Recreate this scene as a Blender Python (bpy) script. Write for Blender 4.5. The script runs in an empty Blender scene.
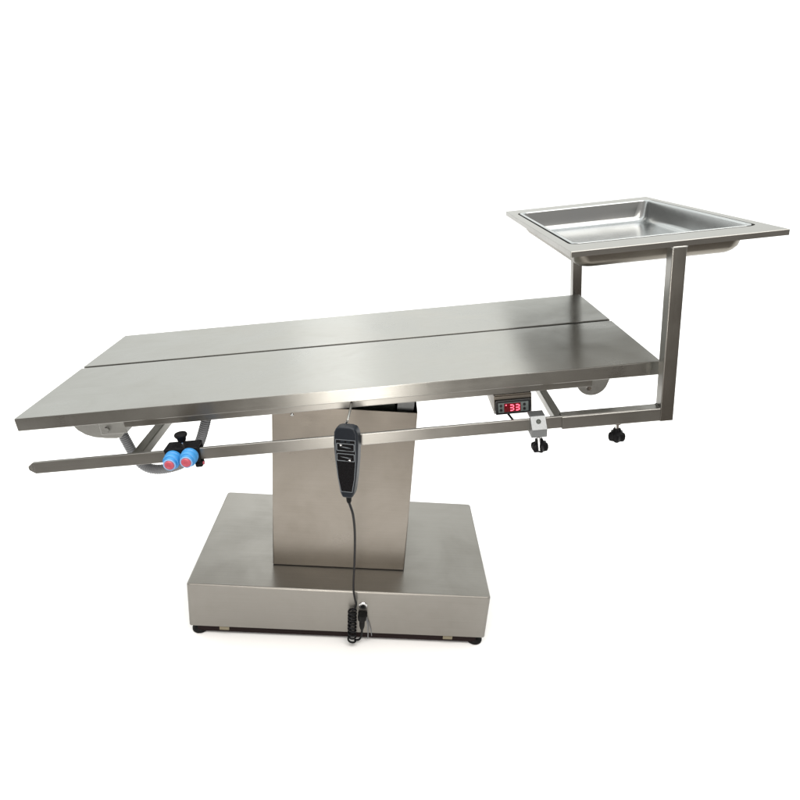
import bpy, bmesh, math, random
from mathutils import Vector, Matrix
random.seed(4)
scene = bpy.context.scene
C = scene.collection

# ---------------------------------------------------------------- frames
TT = .1581
TABLE = Matrix.Translation((-.6624, -.2625, .6843)) @ Matrix.Rotation(-TT, 4, 'Y')     # u along the top, v to the back, w up
L, D, T, S = 1.3, .5851, .0284, .2927
V0, V1, H, P0 = -.0454, .6291, .2414, 1.2857
TRAYF = TABLE @ Matrix.Translation((P0, 0, H)) @ Matrix.Rotation(-.012, 4, 'Y') @ Matrix.Translation((-P0, 0, -H))
WORLD = Matrix.Identity(4)

# ---------------------------------------------------------------- materials
def new_mat(name):
    m = bpy.data.materials.new(name); m.use_nodes = True
    n = m.node_tree.nodes; l = m.node_tree.links
    return m, n, l, n['Principled BSDF']

def plain(name, col, rough=.5, metal=0., bump=0., bscale=300., spec=.5, coat=0.):
    m, n, l, b = new_mat(name)
    b.inputs['Base Color'].default_value = (*col, 1)
    b.inputs['Roughness'].default_value = rough
    b.inputs['Metallic'].default_value = metal
    b.inputs['Specular IOR Level'].default_value = spec
    b.inputs['Coat Weight'].default_value = coat
    tc = n.new('ShaderNodeTexCoord')
    nz = n.new('ShaderNodeTexNoise'); nz.inputs['Scale'].default_value = bscale; nz.inputs['Detail'].default_value = 4
    l.new(tc.outputs['Object'], nz.inputs['Vector'])
    mr = n.new('ShaderNodeMapRange'); mr.inputs['To Min'].default_value = max(rough - .07, .02); mr.inputs['To Max'].default_value = rough + .09
    l.new(nz.outputs['Fac'], mr.inputs['Value']); l.new(mr.outputs['Result'], b.inputs['Roughness'])
    if bump:
        bp = n.new('ShaderNodeBump'); bp.inputs['Strength'].default_value = bump; bp.inputs['Distance'].default_value = .001
        l.new(nz.outputs['Fac'], bp.inputs['Height']); l.new(bp.outputs['Normal'], b.inputs['Normal'])
    return m

def steel(name, col=(.33, .325, .31), rough=.30, aniso=.75, axis=(1, 0, 0), smudge=.5, scratch=.06, wave=.0):
    """brushed stainless sheet, grain running along `axis` of the object"""
    m, n, l, b = new_mat(name)
    b.inputs['Metallic'].default_value = 1
    tc = n.new('ShaderNodeTexCoord')
    # brushing: noise drawn out along the grain
    mp = n.new('ShaderNodeMapping')
    mp.inputs['Scale'].default_value = tuple(5. if a else 420. for a in axis)
    l.new(tc.outputs['Object'], mp.inputs['Vector'])
    gr = n.new('ShaderNodeTexNoise'); gr.inputs['Scale'].default_value = 1; gr.inputs['Detail'].default_value = 3; gr.inputs['Roughness'].default_value = .7
    l.new(mp.outputs['Vector'], gr.inputs['Vector'])
    # handling marks: big soft noise and some patches
    sm = n.new('ShaderNodeTexNoise'); sm.inputs['Scale'].default_value = 5.5; sm.inputs['Detail'].default_value = 5; sm.inputs['Roughness'].default_value = .62; sm.inputs['Distortion'].default_value = .6
    l.new(tc.outputs['Object'], sm.inputs['Vector'])
    fine = n.new('ShaderNodeTexNoise'); fine.inputs['Scale'].default_value = 30; fine.inputs['Detail'].default_value = 1.5
    l.new(tc.outputs['Object'], fine.inputs['Vector'])
    a1 = n.new('ShaderNodeMapRange'); a1.inputs['From Min'].default_value = .3; a1.inputs['From Max'].default_value = .75
    a1.inputs['To Min'].default_value = rough - .05; a1.inputs['To Max'].default_value = rough + .12 * smudge
    l.new(sm.outputs['Fac'], a1.inputs['Value'])
    a2 = n.new('ShaderNodeMath'); a2.operation = 'MULTIPLY_ADD'; a2.inputs[1].default_value = .10; 
    l.new(gr.outputs['Fac'], a2.inputs[0]); l.new(a1.outputs['Result'], a2.inputs[2])
    l.new(a2.outputs[0], b.inputs['Roughness'])
    # colour: thin film of grime, a few percent only
    mixc = n.new('ShaderNodeMix'); mixc.data_type = 'RGBA'
    mixc.inputs[6].default_value = (*col, 1); mixc.inputs[7].default_value = (col[0] * .70, col[1] * .68, col[2] * .64, 1)
    cr = n.new('ShaderNodeMapRange'); cr.inputs['From Min'].default_value = .42; cr.inputs['From Max'].default_value = .85
    cr.inputs['To Max'].default_value = smudge
    l.new(sm.outputs['Fac'], cr.inputs['Value'])
    mm = n.new('ShaderNodeMath'); mm.operation = 'MULTIPLY'; l.new(cr.outputs['Result'], mm.inputs[0]); l.new(fine.outputs['Fac'], mm.inputs[1])
    ad = n.new('ShaderNodeMath'); ad.operation = 'MULTIPLY_ADD'; ad.inputs[1].default_value = .35
    l.new(gr.outputs['Fac'], ad.inputs[0]); l.new(mm.outputs[0], ad.inputs[2])
    l.new(ad.outputs[0], mixc.inputs[0]); l.new(mixc.outputs[2], b.inputs['Base Color'])
    # bump
    bp = n.new('ShaderNodeBump'); bp.inputs['Strength'].default_value = scratch; bp.inputs['Distance'].default_value = .0006
    l.new(gr.outputs['Fac'], bp.inputs['Height'])
    bp2 = n.new('ShaderNodeBump'); bp2.inputs['Strength'].default_value = .10 + wave; bp2.inputs['Distance'].default_value = .004
    wv = n.new('ShaderNodeTexNoise'); wv.inputs['Scale'].default_value = 3.2; wv.inputs['Detail'].default_value = 1
    l.new(tc.outputs['Object'], wv.inputs['Vector']); l.new(wv.outputs['Fac'], bp2.inputs['Height'])
    l.new(bp2.outputs['Normal'], bp.inputs['Normal'])
    l.new(bp.outputs['Normal'], b.inputs['Normal'])
    # anisotropy across the grain
    if aniso:
        b.inputs['Anisotropic'].default_value = aniso
        vt = n.new('ShaderNodeVectorTransform'); vt.vector_type = 'VECTOR'; vt.convert_from = 'OBJECT'; vt.convert_to = 'WORLD'
        vt.inputs[0].default_value = tuple(float(a) + .001 for a in axis)
        ge = n.new('ShaderNodeNewGeometry')
        cx = n.new('ShaderNodeVectorMath'); cx.operation = 'CROSS_PRODUCT'
        l.new(ge.outputs['Normal'], cx.inputs[0]); l.new(vt.outputs[0], cx.inputs[1])
        nm = n.new('ShaderNodeVectorMath'); nm.operation = 'NORMALIZE'; l.new(cx.outputs[0], nm.inputs[0])
        l.new(nm.outputs[0], b.inputs['Tangent'])
    return m

STEEL = dict(
    top=steel('brushed_steel_top', (.322, .320, .304), .26, .88, (1, 0, 0), .55, .15, .05),
    base=steel('brushed_steel_base', (.25, .240, .222), .36, .5, (1, 0, 0), .5, .14, .2),
    column=steel('brushed_steel_column', (.262, .240, .213), .26, .3, (1, 0, 0), .8, .12, .25),
    x=steel('brushed_steel_tube', (.30, .295, .28), .27, .7, (1, 0, 0), .5),
    y=steel('brushed_steel_cross_tube', (.30, .295, .275), .32, .6, (0, 1, 0), .5),
    z=steel('brushed_steel_post', (.28, .275, .26), .27, .7, (0, 0, 1), .5),
    raw=steel('unpolished_steel', (.215, .20, .175), .34, 0, (1, 0, 0), .6, .05, .1),  # tray steel darkened in colour to stand for a dimmer floor reflection
    tray=steel('pressed_steel_tray', (.39, .405, .41), .15, 0, (1, 0, 0), .6, .015, .1),
)
M = dict(
    black=plain('black_plastic', (.005, .005, .006), .42, bump=.1, spec=.12),
    rubber=plain('black_rubber', (.005, .005, .005), .6, bump=.2, spec=.12),
    navy=plain('dark_slate_plastic', (.009, .012, .017), .36, bump=.1, spec=.25),
    key=plain('key_film', (.004, .004, .005), .25, spec=.3),
    line=plain('grey_print', (.12, .135, .15), .5),
    white=plain('white_print', (.75, .75, .75), .5),
    blue=plain('blue_plastic', (.035, .22, .50), .4),
    red=plain('red_plastic', (.40, .06, .09), .42),
    ring=plain('pale_blue_plastic', (.22, .36, .60), .4),
    hose=plain('grey_hose_plastic', (.14, .145, .155), .42, bump=.1),
    chrome=plain('chromed_steel', (.72, .72, .72), .13, 1),
    zinc=plain('cast_aluminium', (.21, .218, .222), .48, 1, bump=.15),
    plate=plain('dull_plate_steel', (.35, .35, .335), .42, 1, bump=.1),
    mech=plain('painted_mechanism', (.020, .026, .020), .5),
    under=plain('dark_maroon_paint', (.009, .004, .004), .6, spec=.12),
    brass=plain('yellowed_foot_pad', (.15, .13, .085), .6),
    bezel=plain('controller_bezel', (.010, .010, .011), .3),
    panel=plain('controller_keys', (.10, .12, .12), .4),
    screen=plain('display_window', (.10, .0, .004), .12),
)
def emit(name, col, s):
    m, n, l, b = new_mat(name)
    b.inputs['Base Color'].default_value = (*col, 1); b.inputs['Emission Color'].default_value = (*col, 1); b.inputs['Emission Strength'].default_value = s
    return m
M['led'] = emit('red_led', (1., .10, .16), 2.2)
M['led_dim'] = emit('red_glow', (.75, .0, .03), .55)

# ---------------------------------------------------------------- mesh helpers
def link(name, bm, mat, parent=None, frame=WORLD, smooth=True, angle=35, wn=True):
    me = bpy.data.meshes.new(name)
    bmesh.ops.recalc_face_normals(bm, faces=bm.faces)
    if smooth:
        for f in bm.faces: f.smooth = True
        for e in bm.edges:
            if len(e.link_faces) == 2 and e.calc_face_angle(0) > math.radians(angle): e.smooth = False
    bm.to_mesh(me); bm.free()
    mats = mat if isinstance(mat, (list, tuple)) else [mat]
    for m_ in mats: me.materials.append(m_)
    o = bpy.data.objects.new(name, me); C.objects.link(o)
    if smooth and wn:
        wm_ = o.modifiers.new('weighted_normal', 'WEIGHTED_NORMAL'); wm_.keep_sharp = True; wm_.weight = 100
    if parent is not None:
        o.parent = parent
        pw = WM[parent.name]
        o.matrix_local = pw.inverted() @ frame
    else:
        o.matrix_world = frame
    WM[o.name] = frame.copy()
    return o
WM = {}
def empty(name, frame, label, cat, group=None):
    o = bpy.data.objects.new(name, None); C.objects.link(o); o.matrix_world = frame; o.empty_display_size = .05
    WM[o.name] = frame.copy()
    o['label'] = label; o['category'] = cat
    if group: o['group'] = group
    return o

def box(bm, x0, x1, y0, y1, z0, z1, bev=0., seg=3, M_=None):
    r = bmesh.ops.create_cube(bm, size=1)
    vs = r['verts']
    for v in vs:
        v.co = Vector((x0 + (v.co.x + .5) * (x1 - x0), y0 + (v.co.y + .5) * (y1 - y0), z0 + (v.co.z + .5) * (z1 - z0)))
    if bev:
        es = {e for v in vs for e in v.link_edges}
        r2 = bmesh.ops.bevel(bm, geom=list(es), offset=bev, segments=seg, profile=.5, affect='EDGES')
        vs = list({v for f in r2['faces'] for v in f.verts} | {v for v in vs if v.is_valid})
    if M_ is not None:
        for v in vs: v.co = M_ @ v.co
    return vs

def cyl(bm, p, q, r, r2=None, seg=24, cap=True, bev=0):
    p, q = Vector(p), Vector(q); r2 = r if r2 is None else r2
    d = q - p; rot = d.to_track_quat('Z', 'Y').to_matrix().to_4x4()
    return lathe(bm, [(0, 0), (r, 0), (r2, d.length), (0, d.length)] if cap else [(r, 0), (r2, d.length)], Matrix.Translation(p) @ rot, seg)

def lathe(bm, prof, Mx=WORLD, seg=32, wob=None):
    rings = []
    for (r, z) in prof:
        if r < 1e-7: rings.append([bm.verts.new(Mx @ Vector((0, 0, z)))])
        else:
            ring = []
            for i in range(seg):
                a = 2 * math.pi * i / seg
                rr = r * (wob(a) if wob else 1)
                ring.append(bm.verts.new(Mx @ Vector((rr * math.cos(a), rr * math.sin(a), z))))
            rings.append(ring)
    for a, b in zip(rings, rings[1:]):
        if len(a) == 1 and len(b) == 1: continue
        for i in range(seg):
            j = (i + 1) % seg
            if len(a) == 1: bm.faces.new((a[0], b[i], b[j]))
            elif len(b) == 1: bm.faces.new((a[i], a[j], b[0]))
            else: bm.faces.new((a[i], a[j], b[j], b[i]))

def axis_m(p, d):
    return Matrix.Translation(Vector(p)) @ Vector(d).to_track_quat('Z', 'Y').to_matrix().to_4x4()

def catmull(pts, n=10):
    pts = [Vector(p) for p in pts]
    P = [pts[0] * 2 - pts[1]] + pts + [pts[-1] * 2 - pts[-2]]
    out = []
    for i in range(1, len(P) - 2):
        a, b, c, d = P[i - 1:i + 3]
        for k in range(n):
            t = k / n
            out.append(.5 * ((2 * b) + (c - a) * t + (2 * a - 5 * b + 4 * c - d) * t * t + (3 * b - a - 3 * c + d) * t ** 3))
    out.append(pts[-1]); return out

def tube(bm, pts, r, seg=10, rf=None):
    """sweep of a circle along pts; rf(k) scales the radius"""
    pts = [Vector(p) for p in pts]
    rings = []; up = None
    for k, p in enumerate(pts):
        t = (pts[min(k + 1, len(pts) - 1)] - pts[max(k - 1, 0)]).normalized()
        if up is None:
            up = t.orthogonal().normalized()
        up = (up - t * up.dot(t)).normalized(); s = t.cross(up)
        rr = r * (rf(k) if rf else 1)
        rings.append([bm.verts.new(p + (up * math.cos(a) + s * math.sin(a)) * rr) for a in [2 * math.pi * i / seg for i in range(seg)]])
    for a, b in zip(rings, rings[1:]):
        for i in range(seg): bm.faces.new((a[i], a[(i + 1) % seg], b[(i + 1) % seg], b[i]))
    bm.faces.new(rings[0][::-1]); bm.faces.new(rings[-1])

def extr(bm, poly, a, b, plane='xz', bev=0., seg=2):
    """polygon in a plane extruded from a to b along the third axis"""
    def P(x, y, t):
        return Vector((x, t, y)) if plane == 'xz' else Vector((t, x, y)) if plane == 'yz' else Vector((x, y, t))
    A = [bm.verts.new(P(x, y, a)) for x, y in poly]; B = [bm.verts.new(P(x, y, b)) for x, y in poly]
    fs = [bm.faces.new(A), bm.faces.new(B[::-1])]
    n = len(poly)
    for i in range(n): fs.append(bm.faces.new((A[i], B[i], B[(i + 1) % n], A[(i + 1) % n])))
    bmesh.ops.recalc_face_normals(bm, faces=fs)
    if bev:
        es = {e for f in fs for e in f.edges if e.calc_face_angle(0) > .5}
        bmesh.ops.bevel(bm, geom=list(es), offset=bev, segments=seg, profile=.5, affect='EDGES')

def rrect(x0, x1, y0, y1, r, n=6):
    pts = []
    for cx, cy, a0 in ((x1 - r, y1 - r, 0), (x0 + r, y1 - r, 90), (x0 + r, y0 + r, 180), (x1 - r, y0 + r, 270)):
        for k in range(n + 1):
            a = math.radians(a0 + 90 * k / n); pts.append((cx + r * math.cos(a), cy + r * math.sin(a)))
    return pts
def loft(bm, loops):
    R = [[bm.verts.new(p) for p in lp] for lp in loops]
    for a, b in zip(R, R[1:]):
        for i in range(len(a)):
            j = (i + 1) % len(a); bm.faces.new((a[i], a[j], b[j], b[i]))
    return R
def sq_tube(bm, x0, x1, y0, y1, z0, z1, axis, wall=.0016, r=.0025):
    """hollow square tube with rounded edges along an axis"""
    def ring(a0, a1, b0, b1, t, rr):
        out = []
        for a, b in rrect(a0, a1, b0, b1, rr, 3):
            out.append({'x': (t, a, b), 'y': (a, t, b), 'z': (a, b, t)}[axis])
        return out
    (t0, t1), A, B = {'x': ((x0, x1), (y0, y1), (z0, z1)), 'y': ((y0, y1), (x0, x1), (z0, z1)), 'z': ((z0, z1), (x0, x1), (y0, y1))}[axis]
    o = lambda t: ring(*A, *B, t, r); i = lambda t: ring(A[0] + wall, A[1] - wall, B[0] + wall, B[1] - wall, t, r * .5)
    lps = [o(t0), o(t1), i(t1), i(t0), o(t0)]
    R = [[bm.verts.new(p) for p in lp] for lp in lps[:4]]
    for a, b in zip(R, R[1:] + R[:1]):
        for k in range(len(a)):
            j = (k + 1) % len(a); bm.faces.new((a[k], a[j], b[j], b[k]))

# ================================================================ SETTING
bm = bmesh.new(); box(bm, -40, 40, -.95, 60, -.006, 0)
fl = link('floor', bm, plain('white_floor', (.88, .88, .88), .75, bump=.0, spec=.1), smooth=False); fl['kind'] = 'structure'
bm = bmesh.new(); box(bm, -40, 40, -30, -.952, -.02, -.008)
gr = link('ground', bm, plain('grey_brown_ground', (.060, .048, .038), .7, spec=.1), smooth=False); gr['kind'] = 'structure'  # unseen dark plane, added so the steel fronts reflect a darker tone

# ================================================================ OPERATING TABLE
root = empty('operating_table', Matrix.Translation((0, .12, 0)), 'large brushed stainless steel operating table with split tilted top on a column and box base', 'operating table')

# ---- base
BX0, BX1, BY0, BY1 = -.3952, .3952, -.1047, .3568
bm = bmesh.new(); 
R = .008
loops = []
for (ins, z) in ((.010, .0295), (.0022, .0295), (0, .0312), (0, .1603), (.0007, .1630), (.0026, .1648), (.005, .1653), (.06, .1653)):
    loops.append([(x, y, z) for x, y in rrect(BX0 + ins, BX1 - ins, BY0 + ins, BY1 - ins, max(R - ins * .4, .004), 5)])
RR = loft(bm, loops); bm.faces.new(RR[-1]); bm.faces.new(RR[0][::-1])
base = link('base', bm, STEEL['base'], root)
bm = bmesh.new(); box(bm, BX0 + .020, BX1 - .022, BY0 + .007, BY1 - .012, .008, .0293, .002)
link('underframe', bm, M['under'], base)  # recessed dark maroon box below the base
for sx in (-1, 1):
    for yy in (BY0 + .024, BY1 - .05):
        bm = bmesh.new(); lathe(bm, [(0, 0), (.018, 0), (.021, .003), (.021, .008), (.016, .014), (.010, .016), (.010, .0293), (0, .0293)], Matrix.Translation((sx * .372, yy, 0)))
        link('foot', bm, M['rubber'], base)
for xx in (-.303, .295):
    bm = bmesh.new(); box(bm, xx - .013, xx + .013, BY0 + .0015, BY0 + .0059, .018, .029, .0015)
    link('foot_pad', bm, M['brass'], base)
# power socket on the front of the base
bm = bmesh.new()
lathe(bm, [(0, -.001), (.0112, -.001), (.0112, .002), (.0100, .0035), (.0056, .0035), (.0048, .001), (0, .001)], axis_m((.0619, BY0, .1212), (0, -1, 0)))
sk = link('power_socket', bm, M['chrome'], base)
bm = bmesh.new(); cyl(bm, (.0619, BY0 - .0012, .1205), (.0619, BY0 - .0046, .1205), .0042)
link('socket_core', bm, M['black'], sk)

# ---- column: open-topped sheet shell
CX0, CX1, CY0, CY1, CT = -.1892, .1688, -.0099, .262, .6385
bm = bmesh.new()
loops = []
for (ins, z) in ((0, .1685), (0, CT - .001), (.001, CT), (.002, CT - .001), (.002, .1685)):
    loops.append([(x, y, z) for x, y in rrect(CX0 + ins, CX1 - ins, CY0 + ins, CY1 - ins, .0035, 4)])
RR = loft(bm, loops)
a, b = RR[-1], RR[0]
for i in range(len(a)): bm.faces.new((a[i], a[(i + 1) % len(a)], b[(i + 1) % len(a)], b[i]))
col = link('column', bm, STEEL['column'], root)
bm = bmesh.new(); box(bm, CX0 + .003, CX1 - .003, CY0 + .003, CY1 - .003, .1655, .1705)
link('column_gasket', bm, M['rubber'], col)
bm = bmesh.new(); box(bm, CX0 + .02, CX1 - .055, .03, .24, .50, .672, .004)
box(bm, CX0 + .05, CX0 + .09, .06, .2, .672, .70, .002)
link('lifting_mechanism', bm, M['mech'], col)
# pivot brackets between mechanism and subframe
bm = bmesh.new()
for yy in (.012, .23):
    extr(bm, [(.118, .60), (.160, .60), (.160, .735), (.135, .742), (.118, .70)], yy, yy + .005, 'xz', .001)
box(bm, .120, .158, .0175, .2295, .655, .659)
link('tilt_bracket', bm, M['zinc'], col)
for (x, z) in ((-.1393, .6156),):
    bm = bmesh.new(); lathe(bm, [(0, 0), (.0042, 0), (.0038, .0012), (.002, .0019), (0, .002)], axis_m((x, CY0 + .0002, z), (0, -1, 0)), 20)
    link('rivet', bm, STEEL['tray'], col)

# ---- top: two folded panels with a slot between
def panel(v0, v1):
    bm = bmesh.new(); loops = []
    for (ins, z) in ((.012, -T + .0014), (.0025, -T), (.0009, -T + .0004), (0, -T + .0016), (0, -.0022), (.0006, -.0007), (.0022, 0), (.05, 0)):
        loops.append([(x, y, z) for x, y in rrect(ins, L - ins, v0 + ins, v1 - ins, .0022, 3)])
    R_ = loft(bm, loops); bm.faces.new(R_[-1]); bm.faces.new(R_[0][::-1])
    return link('tabletop_panel', bm, STEEL['top'], root, TABLE)
panel(0, 0.3114 - .0060); panel(0.3114 + .0060, D)
bm = bmesh.new(); box(bm, .003, L - .003, .3114 - .0058, .3114 + .0058, -.0200, -.0060)
link('seam_strip', bm, M['rubber'], root, TABLE)  # black strip added inside the slot to stand for its shade
# gutter under the slot
bm = bmesh.new(); extr(bm, [(.296, -T - .0006), (.296, -.044), (.3268, -.044), (.3268, -T - .0006), (.3252, -T - .0006), (.3252, -.0424), (.2976, -.0424), (.2976, -T - .0006)], .06, 1.24, 'yz')
link('drain_gutter', bm, STEEL['x'], root, TABLE)

# subframe
bm = bmesh.new()
z0, z1 = -.0500, -T - .0006
for (a, b, c, d) in ((.205, 1.172, .022, .052), (.205, 1.172, D - .06, D - .03)):
    box(bm, a, b, c, d, z0, z1, .002, 2)
for u in (.206, .60, .76, 1.142):
    box(bm, u, u + .028, .0523, .2955, z0 + .001, z1 - .0005, .002, 2); box(bm, u, u + .028, .3273, D - .0603, z0 + .001, z1 - .0005, .002, 2)
link('subframe', bm, STEEL['x'], root, TABLE)

# cross bars and side rails
for (u0, u1) in ((.2295, .2515), (1.0815, 1.0985)):
    bm = bmesh.new(); sq_tube(bm, u0, u1, V0 + .0102, V1 - .0102, -.1045, -.0845, 'y')
    for v in (.20, .40): box(bm, u0 + .003, u1 - .003, v, v + .02, -.0844, -.0502, .001, 2)
    link('cross_bar', bm, STEEL['y'], root, TABLE)
for side in (0, 1):
    v0 = V0 + .0030 if side == 0 else V1 - .0100
    v1 = v0 + .0070
    bm = bmesh.new()
    w0, w1 = -.1060, -.0812
    box(bm, .0345, 1.24, v0, v1, w0, w1, .0012, 3)
    rl = link('side_rail', bm, STEEL['x'], root, TABLE)
    # pointed end cap
    bm = bmesh.new(); wm = (w0 + w1) / 2
    A = [(.0344, v0 + .0004, w0 + .0004), (.0344, v1 - .0004, w0 + .0004), (.0344, v1 - .0004, w1 - .0004), (.0344, v0 + .0004, w1 - .0004)]
    B = [(.0235, v0 + .001, wm - .004), (.0235, v1 - .001, wm - .004), (.0235, v1 - .001, wm + .004), (.0235, v0 + .001, wm + .004)]
    RR = loft(bm, [A, B]); bm.faces.new(RR[0]); bm.faces.new(RR[1][::-1])
    bmesh.ops.bevel(bm, geom=bm.edges[:], offset=.0008, segments=2, affect='EDGES')
    link('end_cap', bm, STEEL['x'], rl, TABLE)

# left end: rounded drain plate, bracket and hose
bm = bmesh.new()
poly = [(.040, -.0290), (.0432, -.0704), (.0523, -.0861), (.0669, -.0987), (.0851, -.1067), (.1089, -.1116), (.133, -.1140), (.1440, -.1126), (.1560, -.1000), (.158, -.0290)]
poly = [(x, y) for x, y in poly]
extr(bm, poly, .118, .1215, 'xz', .001)
dp = link('drain_plate', bm, M['plate'], root, TABLE)
bm = bmesh.new(); box(bm, .130, .186, .066, .1175, -.0805, -T - .0006, .0012)
cyl(bm, (.146, .0655, -.068), (.146, .060, -.068), .006, seg=6)
link('hose_bracket', bm, M['plate'], root, TABLE)
hp = [(.1325, .13, -.070), (.1339, .13, -.0962), (.1378, .13, -.1167), (.1442, .13, -.1453), (.1524, .13, -.1771), (.1679, .13, -.2015), (.1938, .13, -.2120), (.2291, .13, -.2100), (.2589, .13, -.2006), (.2867, .13, -.1798), (.3063, .13, -.1534), (.3221, .132, -.122), (.3345, .14, -.0885), (.338, .16, -.055), (.334, .20, -.046)]
pts = catmull([(a, b + .012, c) for a, b, c in hp], 24)
# even spacing for the corrugation
d = [0]
for p, q in zip(pts, pts[1:]): d.append(d[-1] + (q - p).length)
N = int(d[-1] / .0012); ev = []; k = 0
for i in range(N + 1):
    s = d[-1] * i / N
    while k < len(d) - 2 and d[k + 1] < s: k += 1
    t = (s - d[k]) / max(d[k + 1] - d[k], 1e-9); ev.append(pts[k].lerp(pts[k + 1], t))
bm = bmesh.new(); tube(bm, ev, .0112, 16, lambda k: 1 + .045 * math.cos(k * 2 * math.pi / 4))
link('drain_hose', bm, M['hose'], root, TABLE)

# right end: round pivot plate
bm = bmesh.new()
cx, cz, r = 1.1945, -.068, .0345
poly = [(cx - r, -T - .0006)] + [(cx + r * math.cos(a), cz + r * math.sin(a)) for a in [math.radians(180 + 160 * i / 24) for i in range(25)]] + [(1.238, -.052), (1.242, -T - .0006)]
extr(bm, poly, .098, .102, 'xz', .0008)
pp = link('pivot_plate', bm, M['plate'], root, TABLE)
bm = bmesh.new(); cyl(bm, (1.186, .0978, -.0845), (1.186, .094, -.0845), .0055, seg=6)
link('bolt', bm, M['chrome'], pp, TABLE)
bm = bmesh.new(); box(bm, 1.205, 1.236, .080, .0975, -.058, -T - .0006, .002)
link('pivot_block', bm, M['mech'], pp, TABLE)

# ---- temperature controller under the front edge
bm = bmesh.new()
t_ = .0012
box(bm, .9700, 1.0450, .022, .12, -.0535, -.0505, .0008, 2)
box(bm, .9690, .9705, .0175, .12, -.0915, -.0505, .0005, 2); box(bm, 1.0445, 1.0460, .0175, .12, -.0915, -.0505, .0005, 2)
box(bm, .9706, 1.0444, .0185, .024, -.0600, -.0530, .0008, 2)
box(bm, .9725, 1.0425, .0245, .115, -.0900, -.0540, .001, 2)
ctl = link('temperature_controller', bm, STEEL['column'], root, TABLE)
bm = bmesh.new(); box(bm, .9712, 1.0438, .0140, .0240, -.0922, -.0606, .0022, 3)
bz = link('bezel', bm, M['bezel'], ctl, TABLE)
bm = bmesh.new(); box(bm, .9765, 1.0385, .0128, .0139, -.0870, -.0655, .0008, 2)
link('key_panel', bm, M['panel'], bz, TABLE)
bm = bmesh.new(); box(bm, .9885, 1.0225, .0116, .0127, -.0858, -.0668, .0004, 2)
link('display', bm, M['screen'], ctl, TABLE)
for u in (.9822, 1.0302):
    for w in (-.0715, -.0810):
        bm = bmesh.new(); cyl(bm, (u, .0127, w), (u, .0113, w), .0030, .0026, 20)
        link('button', bm, M['bezel'], ctl, TABLE)
for u in (1.0302,):
    pass
# seven segment digits
SEG = {'3': 'abcdg'}
def digit(bm, u, w, sx, sz, ch):
    t = .0012; y0, y1 = .0102, .0115
    hs, hz = sx / 2, sz / 2
    g = {'a': (u - hs + t, u + hs - t, w + sz - t, w + sz + t * .6), 'g': (u - hs + t, u + hs - t, w - t * .8, w + t * .8), 'd': (u - hs + t, u + hs - t, w - sz - t * .6, w - sz + t),
         'b': (u + hs - t * .6, u + hs + t, w + t, w + sz - t * .5), 'c': (u + hs - t * .6, u + hs + t, w - sz + t * .5, w - t),
         'f': (u - hs - t, u - hs + t * .6, w + t, w + sz - t * .5), 'e': (u - hs - t, u - hs + t * .6, w - sz + t * .5, w - t)}
    for s in SEG[ch]:
        a, b, c, d_ = g[s]; box(bm, a, b, y0, y1, c, d_)
bm = bmesh.new()
digit(bm, 1.0035, -.0763, .0075, .0062, '3'); digit(bm, 1.0150, -.0763, .0075, .0062, '3')
box(bm, .9912, .9935, .0102, .0115, -.0712, -.0690)
link('display_digits', bm, M['led'], ctl, TABLE)
bm = bmesh.new(); tube(bm, catmull([(.992, .050, -.0895), (.997, .030, -.0945), (1.004, .008, -.1010), (1.010, -.008, -.1060), (1.020, -.016, -.1085), (1.05, -.018, -.1075), (1.08, -.018, -.1060)], 8), .0024, 10)
link('sensor_cable', bm, M['black'], ctl, TABLE)

# ================================================================ TRAY STAND
st = empty('tray_stand', TABLE @ Matrix.Translation((P0, V0, -.1088)), 'raised square tube steel frame with flat ring top, beyond the right end of tabletop', 'tray stand')
PW, RW, SL, PB = .0262, .0272, 1.0935, -.1088
t0, t1 = 1.1052, 1.4905
# flat ring top (folded angle)
bm = bmesh.new()
ix0, ix1, iy0, iy1 = t0 + .0170, t1 - .0180, V0 + .0660, V1 - .0660
th = .0105
out = lambda ins, z: [(x, y, H + z) for x, y in rrect(t0 + ins, t1 - ins, V0 + ins, V1 - ins, .0015, 6)]
inn = lambda ins, z: [(x, y, H + z) for x, y in rrect(ix0 + ins, ix1 - ins, iy0 + ins, iy1 - ins, .021, 6)]
lp = [out(.0, -th), out(0, -.0010), out(.0010, 0), inn(0, 0), inn(0, -.0025), out(.0030, -.0025), out(.0030, -th)]
R_ = [[bm.verts.new(p) for p in l_] for l_ in lp]
for a, b in zip(R_, R_[1:] + R_[:1]):
    for i in range(len(a)):
        j = (i + 1) % len(a); bm.faces.new((a[i], a[j], b[j], b[i]))
link('top_frame', bm, STEEL['x'], st, TRAYF)
bm = bmesh.new()
lp = [[(x, y, H + z) for x, y in rrect(ix0 + i, ix1 - i, iy0 + i, iy1 - i, .016, 6)] for i, z in ((-.006, -.0027), (.0075, -.0027), (.0075, -.0045), (-.006, -.0045))]
R_ = [[bm.verts.new(p) for p in l_] for l_ in lp]
for a, b in zip(R_, R_[1:] + R_[:1]):
    for i in range(len(a)):
        j = (i + 1) % len(a); bm.faces.new((a[i], a[j], b[j], b[i]))
link('tray_gasket', bm, M['rubber'], st, TRAYF)  # added black ledge, blocks floor light so the tray gap stays dark
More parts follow.
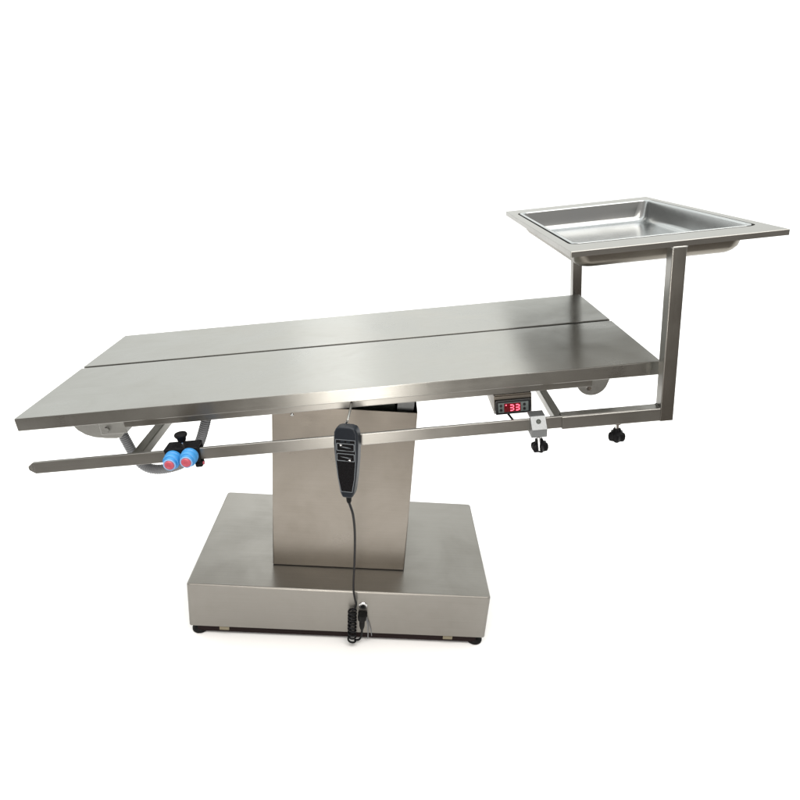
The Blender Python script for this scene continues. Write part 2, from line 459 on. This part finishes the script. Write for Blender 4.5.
for side in (0, 1):
    v0 = V0 if side == 0 else V1 - PW
    # shift top along the (slightly racked) tray frame
    bm = bmesh.new()
    sq_tube(bm, P0, P0 + PW, v0 + .0002, v0 + PW, PB, H - th - .0004, 'z', .0016, .0022)
    link('post', bm, STEEL['z'], st, TABLE)
    # weld beads round the joints
    for (za, xs, nm) in ((H - th - .0008, P0, 'z'), (PB + RW, P0, 'z')):
        bm = bmesh.new()
        if za > 0:
            ring = [(x, y, za) for x, y in rrect(P0 - .0004, P0 + PW + .0004, v0 + .0006, v0 + PW + .0002, .003, 5)]
        else:
            ring = [(P0 - .0008, v0 + .003 + (RW - .006) * i / 20, za + .0004) for i in range(21)]
        rr_ = random.Random(7)
        tube(bm, ring + ring[:1] * (za > 0), .0014, 6, lambda k: .8 + .45 * rr_.random())
        link('weld_bead', bm, M['plate'], st, TABLE)
    bm = bmesh.new()
    sq_tube(bm, SL, P0 - .0003, v0 + .0004, v0 + RW, PB + .0002, PB + RW, 'x', .0015, .0022)
    link('rail_sleeve', bm, STEEL['x'], st, TABLE)
def star_knob(bm, p, d, r, h, lobes=5):
    Mx = axis_m(p, d)
    wob = lambda a: 1 + .16 * math.cos(lobes * a)
    lathe(bm, [(0, 0), (r * .45, 0), (r * .5, h * .25), (r * .92, h * .38), (r, h * .55), (r * .98, h * .8), (r * .85, h), (0, h)], Mx, 40, wob)
for v in (V0 + .014, V1 - .014):
    bm = bmesh.new(); star_knob(bm, (1.2065, v, -.1225), (0, 0, -1), .0150, .026)
    kn = link('locking_knob', bm, M['black'], st, TABLE)
    bm = bmesh.new(); cyl(bm, (1.2065, v, -.1089), (1.2065, v, -.1224), .0042, seg=20); cyl(bm, (1.2065, v, -.1089), (1.2065, v, -.1125), .0085, seg=6)
    link('screw', bm, M['chrome'], kn, TABLE)

# ================================================================ INSTRUMENT TRAY
tr = empty('instrument_tray', TRAYF @ Matrix.Translation(((t0 + t1) / 2, (V0 + V1) / 2, H - .05)), 'shallow rectangular polished steel tray with rounded corners resting in the raised ring frame', 'tray')
bm = bmesh.new(); gp = .0050
X0, X1, Y0, Y1 = ix0 + gp, ix1 - gp, iy0 + gp, iy1 - gp
prof = [(0, -.0020, .018), (0, .0000, .018), (.0006, .0010, .018), (.0036, .0012, .018), (.0062, .0006, .018), (.0074, -.0020, .018),
        (.0100, -.0200, .022), (.0135, -.0370, .026), (.0175, -.0445, .027), (.0240, -.0488, .024), (.0340, -.0502, .018), (.08, -.0506, .006)]
thk = .0012
loops = [[(x, y, H + z) for x, y in rrect(X0 + i, X1 - i, Y0 + i, Y1 - i, r, 8)] for i, z, r in prof]
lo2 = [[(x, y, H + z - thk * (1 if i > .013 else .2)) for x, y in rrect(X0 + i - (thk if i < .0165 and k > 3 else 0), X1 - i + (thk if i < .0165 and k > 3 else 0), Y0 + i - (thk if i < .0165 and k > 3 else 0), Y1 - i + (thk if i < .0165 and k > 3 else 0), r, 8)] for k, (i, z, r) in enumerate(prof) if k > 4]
Ra = loft(bm, loops); bm.faces.new(Ra[-1])
pan = link('tray_pan', bm, STEEL['tray'], tr, TRAYF, angle=60)
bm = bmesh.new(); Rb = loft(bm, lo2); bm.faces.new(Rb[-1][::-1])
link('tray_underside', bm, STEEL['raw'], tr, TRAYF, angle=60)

# ================================================================ ROPE CLAMP with two blue knobs
vr = V0 + .003
rc = empty('rope_clamp', TABLE @ Matrix.Translation((.337, vr, -.1155)), 'black clamp with two blue and red round knobs gripping the left part of the rail', 'clamp')
bm = bmesh.new()
box(bm, .3035, .3715, vr - .0080, vr - .0004, -.1120, -.0745, .0040, 4)
box(bm, .3035, .3715, vr - .0080, vr + .0270, -.0808, -.0745, .0020, 3)
box(bm, .3035, .3715, vr + .0216, vr + .0285, -.1120, -.0745, .0020, 3)
box(bm, .3600, .3745, vr - .0100, vr + .010, -.1185, -.1085, .0030, 3)
body = link('clamp_body', bm, M['black'], rc, TABLE)
bm = bmesh.new(); lathe(bm, [(0, 0), (.0065, 0), (.0085, .004), (.0090, .008), (.0125, .0125), (.0130, .0155), (.0115, .0180), (0, .0185)], axis_m((.3390, vr + .008, -.0665), (0, 0, 1)), 32)
tk = link('thumb_screw', bm, M['black'], rc, TABLE)
bm = bmesh.new(); cyl(bm, (.3390, vr + .008, -.0744), (.3390, vr + .008, -.0666), .0032)
link('screw', bm, M['chrome'], tk, TABLE)
for u, w in ((.3215, -.0925), (.3550, -.0900)):
    Mx = axis_m((u, vr - .0082, w), (0, -1, -.04))
    bm = bmesh.new(); lathe(bm, [(0, 0), (.0155, 0), (.0168, .0015), (.0170, .0080), (.0158, .0095), (.0150, .0100), (.0165, .0112), (.0165, .0180), (.0150, .0210), (.0132, .0215), (.0128, .0270), (.0112, .0285), (0, .0285)], Mx, 40)
    kb = link('clamp_knob', bm, M['blue'], rc, TABLE)
    bm = bmesh.new(); lathe(bm, [(.0, .0286), (.0095, .0286), (.0095, .0305), (.0080, .0325), (.0045, .0330), (.0035, .0322), (0, .0322)], Mx, 32)
    link('knob_cap', bm, M['red'], kb, TABLE)
    bm = bmesh.new(); lathe(bm, [(.0097, .0286), (.0118, .0286), (.0122, .0296), (.0112, .0304), (.0097, .0300)], Mx, 32)
    link('knob_ring', bm, M['ring'], kb, TABLE)
bm = bmesh.new(); cyl(bm, (.3746, vr - .002, -.1130), (.3762, vr - .002, -.1130), .0035)
link('end_button', bm, M['red'], body, TABLE)

# ================================================================ RAIL CLAMP (silver block)
sc = empty('rail_clamp', TABLE @ Matrix.Translation((1.0455, vr, -.145)), 'small silver block clamp with a black star knob beneath, near the red display', 'clamp')
bm = bmesh.new()
uc0, uc1 = 1.0300, 1.0600
# C-shaped profile wrapped round the rail
prof2 = [(vr + .0260, -.0750), (vr - .0010, -.0750), (vr - .0200, -.0965), (vr - .0160, -.1140), (vr - .0120, -.1165), (vr + .0260, -.1165), (vr + .0260, -.1075), (vr - .0005, -.1075), (vr - .0005, -.0802), (vr + .0260, -.0802)]
extr(bm, prof2, uc0, uc1, 'yz', .0008)
bl = link('clamp_body', bm, M['zinc'], sc, TABLE)
nrm = Vector((0, -.0215, .0190)).normalized(); mid = Vector((1.0450, vr - .0085, -.0835))
bm = bmesh.new(); lathe(bm, [(0, 0), (.0048, 0), (.0048, .0008), (.0036, .0010), (.0030, .0004), (0, .0004)], Matrix.Translation(mid) @ nrm.to_track_quat('Z', 'Y').to_matrix().to_4x4(), 24)
link('set_screw', bm, M['mech'], bl, TABLE)
bm = bmesh.new(); star_knob(bm, (1.0470, vr - .002, -.1240), (.06, -.1, -1), .0155, .025, 6)
kn = link('star_knob', bm, M['black'], sc, TABLE)
bm = bmesh.new(); cyl(bm, (1.0455, vr - .0015, -.1166), (1.0470, vr - .002, -.1242), .0042); cyl(bm, (1.0440, vr - .0125, -.1166), (1.0445, vr - .0185, -.1420), .0022)
link('screw', bm, M['chrome'], kn, TABLE)

# ================================================================ HAND CONTROL
HF = Matrix.Translation((.0150, -.3330, .6660)) @ Matrix.Rotation(math.radians(-14), 4, 'Z') @ Matrix.Rotation(math.radians(-5.0), 4, 'Y') @ Matrix.Rotation(math.radians(-4), 4, 'X')
hc = empty('hand_control', HF, 'black corded hand control with two rows of buttons, hanging in front of the column', 'remote control')
bm = bmesh.new()
half = [(.010, .0760), (.0185, .0735), (.0235, .0640), (.0248, .0400), (.0235, .0100), (.0195, -.0300), (.0145, -.0620), (.0100, -.0735)]
poly = [(x, z) for x, z in half] + [(-x, z) for x, z in half[::-1]]
extr(bm, poly, -.0125, .0125, 'xz', .0042, 4)
hb = link('control_body', bm, M['navy'], hc, HF, angle=50)
YF = -.0126
def inset(bm, poly, a, b, bev=0): extr(bm, poly, a, b, 'xz', bev)
def outline(bm, poly, w, y0, y1):
    cx = sum(p[0] for p in poly) / len(poly); cz = sum(p[1] for p in poly) / len(poly)
    n = len(poly); inner = []
    for i in range(n):
        p0, p, p1 = Vector(poly[i - 1]), Vector(poly[i]), Vector(poly[(i + 1) % n])
        n0 = Vector((-(p - p0).y, (p - p0).x)).normalized(); n1 = Vector((-(p1 - p).y, (p1 - p).x)).normalized()
        if n0.dot(Vector((cx, cz)) - p) < 0: n0 = -n0
        if n1.dot(Vector((cx, cz)) - p) < 0: n1 = -n1
        k = (n0 + n1); k = k / max(k.dot(n0), .3); inner.append((p.x + k.x * w, p.y + k.y * w))
    O0 = [bm.verts.new((x, y0, z)) for x, z in poly]; O1 = [bm.verts.new((x, y1, z)) for x, z in poly]
    I0 = [bm.verts.new((x, y0, z)) for x, z in inner]; I1 = [bm.verts.new((x, y1, z)) for x, z in inner]
    for i in range(n):
        j = (i + 1) % n
        for q in ((O0[i], O0[j], I0[j], I0[i]), (O0[i], O1[i], O1[j], O0[j]), (I0[i], I0[j], I1[j], I1[i]), (O1[i], I1[i], I1[j], O1[j])): bm.faces.new(q)
bm = bmesh.new()
face = [(-.0195, .0500), (.0195, .0500), (.0200, .0100), (.0165, -.0300), (.0112, -.0590), (-.0112, -.0590), (-.0165, -.0300), (-.0200, .0100)]
inset(bm, face, YF - .0006, YF + .0004)
fp = link('face_panel', bm, M['key'], hc, HF)
bm = bmesh.new()
outline(bm, [(-.0200, .0505), (.0200, .0505), (.0205, .0100), (.0170, -.0300), (.0117, -.0596), (-.0117, -.0596), (-.0170, -.0300), (-.0205, .0100)], .0010, YF - .0011, YF)
for z in (.0350, .0140):
    outline(bm, rrect(-.0182, .0182, z - .0080, z + .0080, .0022, 3), .0014, YF - .0012, YF - .0004)
    # slanted divider making the S-like pair of keys
    extr(bm, [(-.0115, z + .0012), (-.0100, z + .0026), (.0115, z - .0012), (.0100, z - .0026)], YF - .0016, YF - .0007, 'xz')
link('panel_outline', bm, M['line'], fp, HF)
for z in (.0350, .0140):
    for s in (-1, 1):
        bm = bmesh.new()
        c = rrect(-.0075, .0075, -.0026, .0026, .0015, 3)
        cxk, czk = s * .0062, z + (-s) * -.0 + (.0040 if s < 0 else -.0040)
        extr(bm, [(x + cxk, y + czk) for x, y in c], YF - .0020, YF - .0007, 'xz', .0004)
        link('button', bm, M['key'], hc, HF)
for tri in ([(-.0110, .0408), (-.0060, .0398), (-.0100, .0376)], [(.0105, .0072), (.0055, .0092), (.0095, .0112)]):
    bm = bmesh.new(); extr(bm, tri, YF - .0026, YF - .0021, 'xz')
    link('arrow_mark', bm, M['white'], fp, HF)
bm = bmesh.new()
box(bm, -.0095, -.0020, YF - .0014, YF - .0007, .0450, .0485); box(bm, .0020, .0095, YF - .0014, YF - .0007, .0450, .0485)
link('symbol_row', bm, M['navy'], fp, HF)
# cord grip
bm = bmesh.new(); lathe(bm, [(0, 0), (.0058, 0), (.0050, .012), (.0034, .016), (0, .016)], axis_m((0, 0, -.0730), (0, 0, -1)), 20)
link('cord_grip', bm, M['rubber'], hc, HF)
# wire hook up to the table edge (table-frame points)
bm = bmesh.new(); cyl(bm, (-.006, .0126, .066), (.010, .0126, .066), .003)
hk = [HF @ Vector(p) for p in [(-.0075, .0135, .064), (-.0065, .0150, .074), (-.0030, .0150, .081)]]
hk += [TABLE @ Vector(p) for p in [(.6765, -.035, -.0400), (.6790, -.012, -.0345), (.6800, .004, -.0312), (.6800, .016, -.0312)]]
iv = HF.inverted()
bm2 = bm; tube(bm2, catmull([iv @ p for p in hk], 8), .0023, 10)
link('wire_hook', bm2, STEEL['z'], hc, HF)
# cord
grip = HF @ Vector((0, 0, -.088))
cp = [grip, Vector((.0300, -.322, .5357)), Vector((.0345, -.270, .4527)), Vector((.0353, -.200, .3348)), Vector((.0349, -.145, .2142)), Vector((.0395, -.1290, .1645)), Vector((.0440, -.1215, .1400)), Vector((.0400, -.1190, .1210)), Vector((.0340, -.1190, .1170))]
bm = bmesh.new(); tube(bm, catmull(cp, 14), .0026, 10)
cord = link('cord', bm, M['black'], hc)
# coiled length hanging on the base front
bm = bmesh.new(); pts = []
turns = 9; n = turns * 16
for i in range(n + 1):
    a = 2 * math.pi * i / 16; t = i / n
    pts.append((.0350 + .0025 * t + .0098 * math.cos(a), -.1200 + .0090 * math.sin(a) + .002 * math.sin(5 * t), .1160 - .098 * t + .0012 * math.sin(23 * t)))
tube(bm, pts, .0025, 8)
tube(bm, catmull([pts[-1], (.046, -.114, .014), (.056, -.112, .013), (.0625, -.115, .030), (.0628, -.1205, .060)], 10), .0026, 8)
link('coiled_cord', bm, M['black'], cord)
# plug in the socket
bm = bmesh.new()
lathe(bm, [(0, 0), (.0105, 0), (.0115, .004), (.0110, .016), (.0075, .020), (.0070, .038), (.0045, .048), (0, .048)], axis_m((.0610, -.1225, .1070), (.03, .02, -1)), 24)
box(bm, .0500, .0745, -.1240, -.1070, .0980, .1070, .003, 3)
pl = link('plug', bm, M['rubber'], hc)
bm = bmesh.new(); box(bm, .0565, .0665, -.1262, -.1240, .0855, .0885, .0006)
link('plug_mark', bm, M['line'], pl)
bm = bmesh.new(); tube(bm, catmull([(.0680, -.1180, .1020), (.0755, -.1170, .075), (.0790, -.1120, .045), (.0800, -.1080, .022), (.0800, -.1030, .010)], 10), .0014, 8)
tube(bm, catmull([(.0700, -.1140, .1020), (.0760, -.1110, .080), (.0860, -.1080, .045), (.0900, -.1030, .020)], 10), .0011, 8)
link('earth_wire', bm, M['hose'], pl)

# ================================================================ WORLD, LIGHTS, CAMERA
w = bpy.data.worlds.new('World'); scene.world = w; w.use_nodes = True
n, l = w.node_tree.nodes, w.node_tree.links
bg = n['Background']
tc = n.new('ShaderNodeTexCoord'); sp = n.new('ShaderNodeSeparateXYZ'); l.new(tc.outputs['Generated'], sp.inputs[0])
def ramp(src, pts):
    r = n.new('ShaderNodeValToRGB'); e = r.color_ramp.elements
    while len(e) > 1: e.remove(e[-1])
    e[0].position, e[0].color = pts[0][0], (*pts[0][1], 1)
    for p, c in pts[1:]:
        x = e.new(p); x.color = (*c, 1)
    l.new(src, r.inputs[0]); return r
def m01(src):
    m_ = n.new('ShaderNodeMapRange'); m_.inputs['From Min'].default_value = -1; m_.inputs['From Max'].default_value = 1
    l.new(src, m_.inputs['Value']); return m_.outputs['Result']
# white surroundings behind the table, a dimmer warm room behind the camera
ry = ramp(m01(sp.outputs['Y']), [(0, (.42, .40, .38)), (.45, (.46, .44, .42)), (.60, (.985, 1.01, .985)), (1, (.985, 1.01, .985))])
rx = ramp(m01(sp.outputs['X']), [(0, (1., 1., 1.)), (.46, (1., 1., 1.)), (.82, (.82, .82, .82)), (1, (.8, .8, .8))])
mx = n.new('ShaderNodeMix'); mx.data_type = 'RGBA'; mx.blend_type = 'MULTIPLY'; mx.inputs[0].default_value = 1
l.new(ry.outputs[0], mx.inputs[6]); l.new(rx.outputs[0], mx.inputs[7]); 
rz = ramp(m01(sp.outputs['Z']), [(0, (1., 1., 1.)), (.70, (1., 1., 1.)), (.77, (1.42, 1.42, 1.42)), (1, (1.42, 1.42, 1.42))])
mz = n.new('ShaderNodeMix'); mz.data_type = 'RGBA'; mz.blend_type = 'MULTIPLY'; mz.inputs[0].default_value = 1
l.new(mx.outputs[2], mz.inputs[6]); l.new(rz.outputs[0], mz.inputs[7]); l.new(mz.outputs[2], bg.inputs['Color'])
bg.inputs['Strength'].default_value = 1.4

def area(name, loc, target, sx, sy, power, col=(1, 1, 1), spread=180):
    d_ = bpy.data.lights.new(name, 'AREA'); d_.shape = 'RECTANGLE'; d_.size = sx; d_.size_y = sy; d_.energy = power; d_.color = col; d_.spread = math.radians(spread)
    o = bpy.data.objects.new(name, d_); C.objects.link(o); o.location = loc
    o.rotation_euler = (Vector(target) - Vector(loc)).to_track_quat('-Z', 'Y').to_euler(); return o
sd = bpy.data.lights.new('overhead_light', 'SUN'); sd.energy = 1.9; sd.angle = math.radians(60); sd.color = (1, 1, 1)  # added wide sun, brings the whole floor up to white
so = bpy.data.objects.new('overhead_light', sd); C.objects.link(so); so.location = (0, 0, 6); so.rotation_euler = (math.radians(8), 0, 0)
area('front_softbox', (0, -2.2, 4.2), (0, 0, 0), 5, 2.2, 125, (1, .95, .88))  # added fill from above the camera, lifts shade on the floor
area('strip_light', (-.12, -2.6, .55), (-.05, 0, .55), .45, .9, 24, (1, .96, .90))  # added lamp, draws the bright streak on the front edge and rail
area('rear_softbox', (-.75, 3.2, 2.75), (-.1, 0, .7), .55, 1.2, 4)  # added lamp, draws the light streak across the tabletop

cam = bpy.data.cameras.new('camera'); co = bpy.data.objects.new('camera', cam); C.objects.link(co); scene.camera = co
pitch, roll, yaw = .3884, .075, .0454
cyw, syw, cp_, sp_ = math.cos(yaw), math.sin(yaw), math.cos(pitch), math.sin(pitch)
right = Vector((cyw, -syw, 0)); f0 = Vector((syw, cyw, 0))
fwd = f0 * cp_ + Vector((0, 0, -sp_)); up = f0 * sp_ + Vector((0, 0, cp_))
c_, s_ = math.cos(roll), math.sin(roll)
R2, U2 = right * c_ + up * s_, up * c_ - right * s_
m4 = Matrix((R2, U2, -fwd)).transposed().to_4x4(); m4.translation = Vector((.0576, -1.4413, 1.2569))
co.matrix_world = m4
cam.sensor_width = 36; cam.lens = 36 * 634.5665 / 800; cam.clip_start = .05; cam.clip_end = 500
scene.render.engine = 'CYCLES'
scene.view_settings.view_transform = 'Standard'; scene.view_settings.look = 'None'; scene.view_settings.exposure = 0; scene.view_settings.gamma = 1
scene.cycles.max_bounces = 8
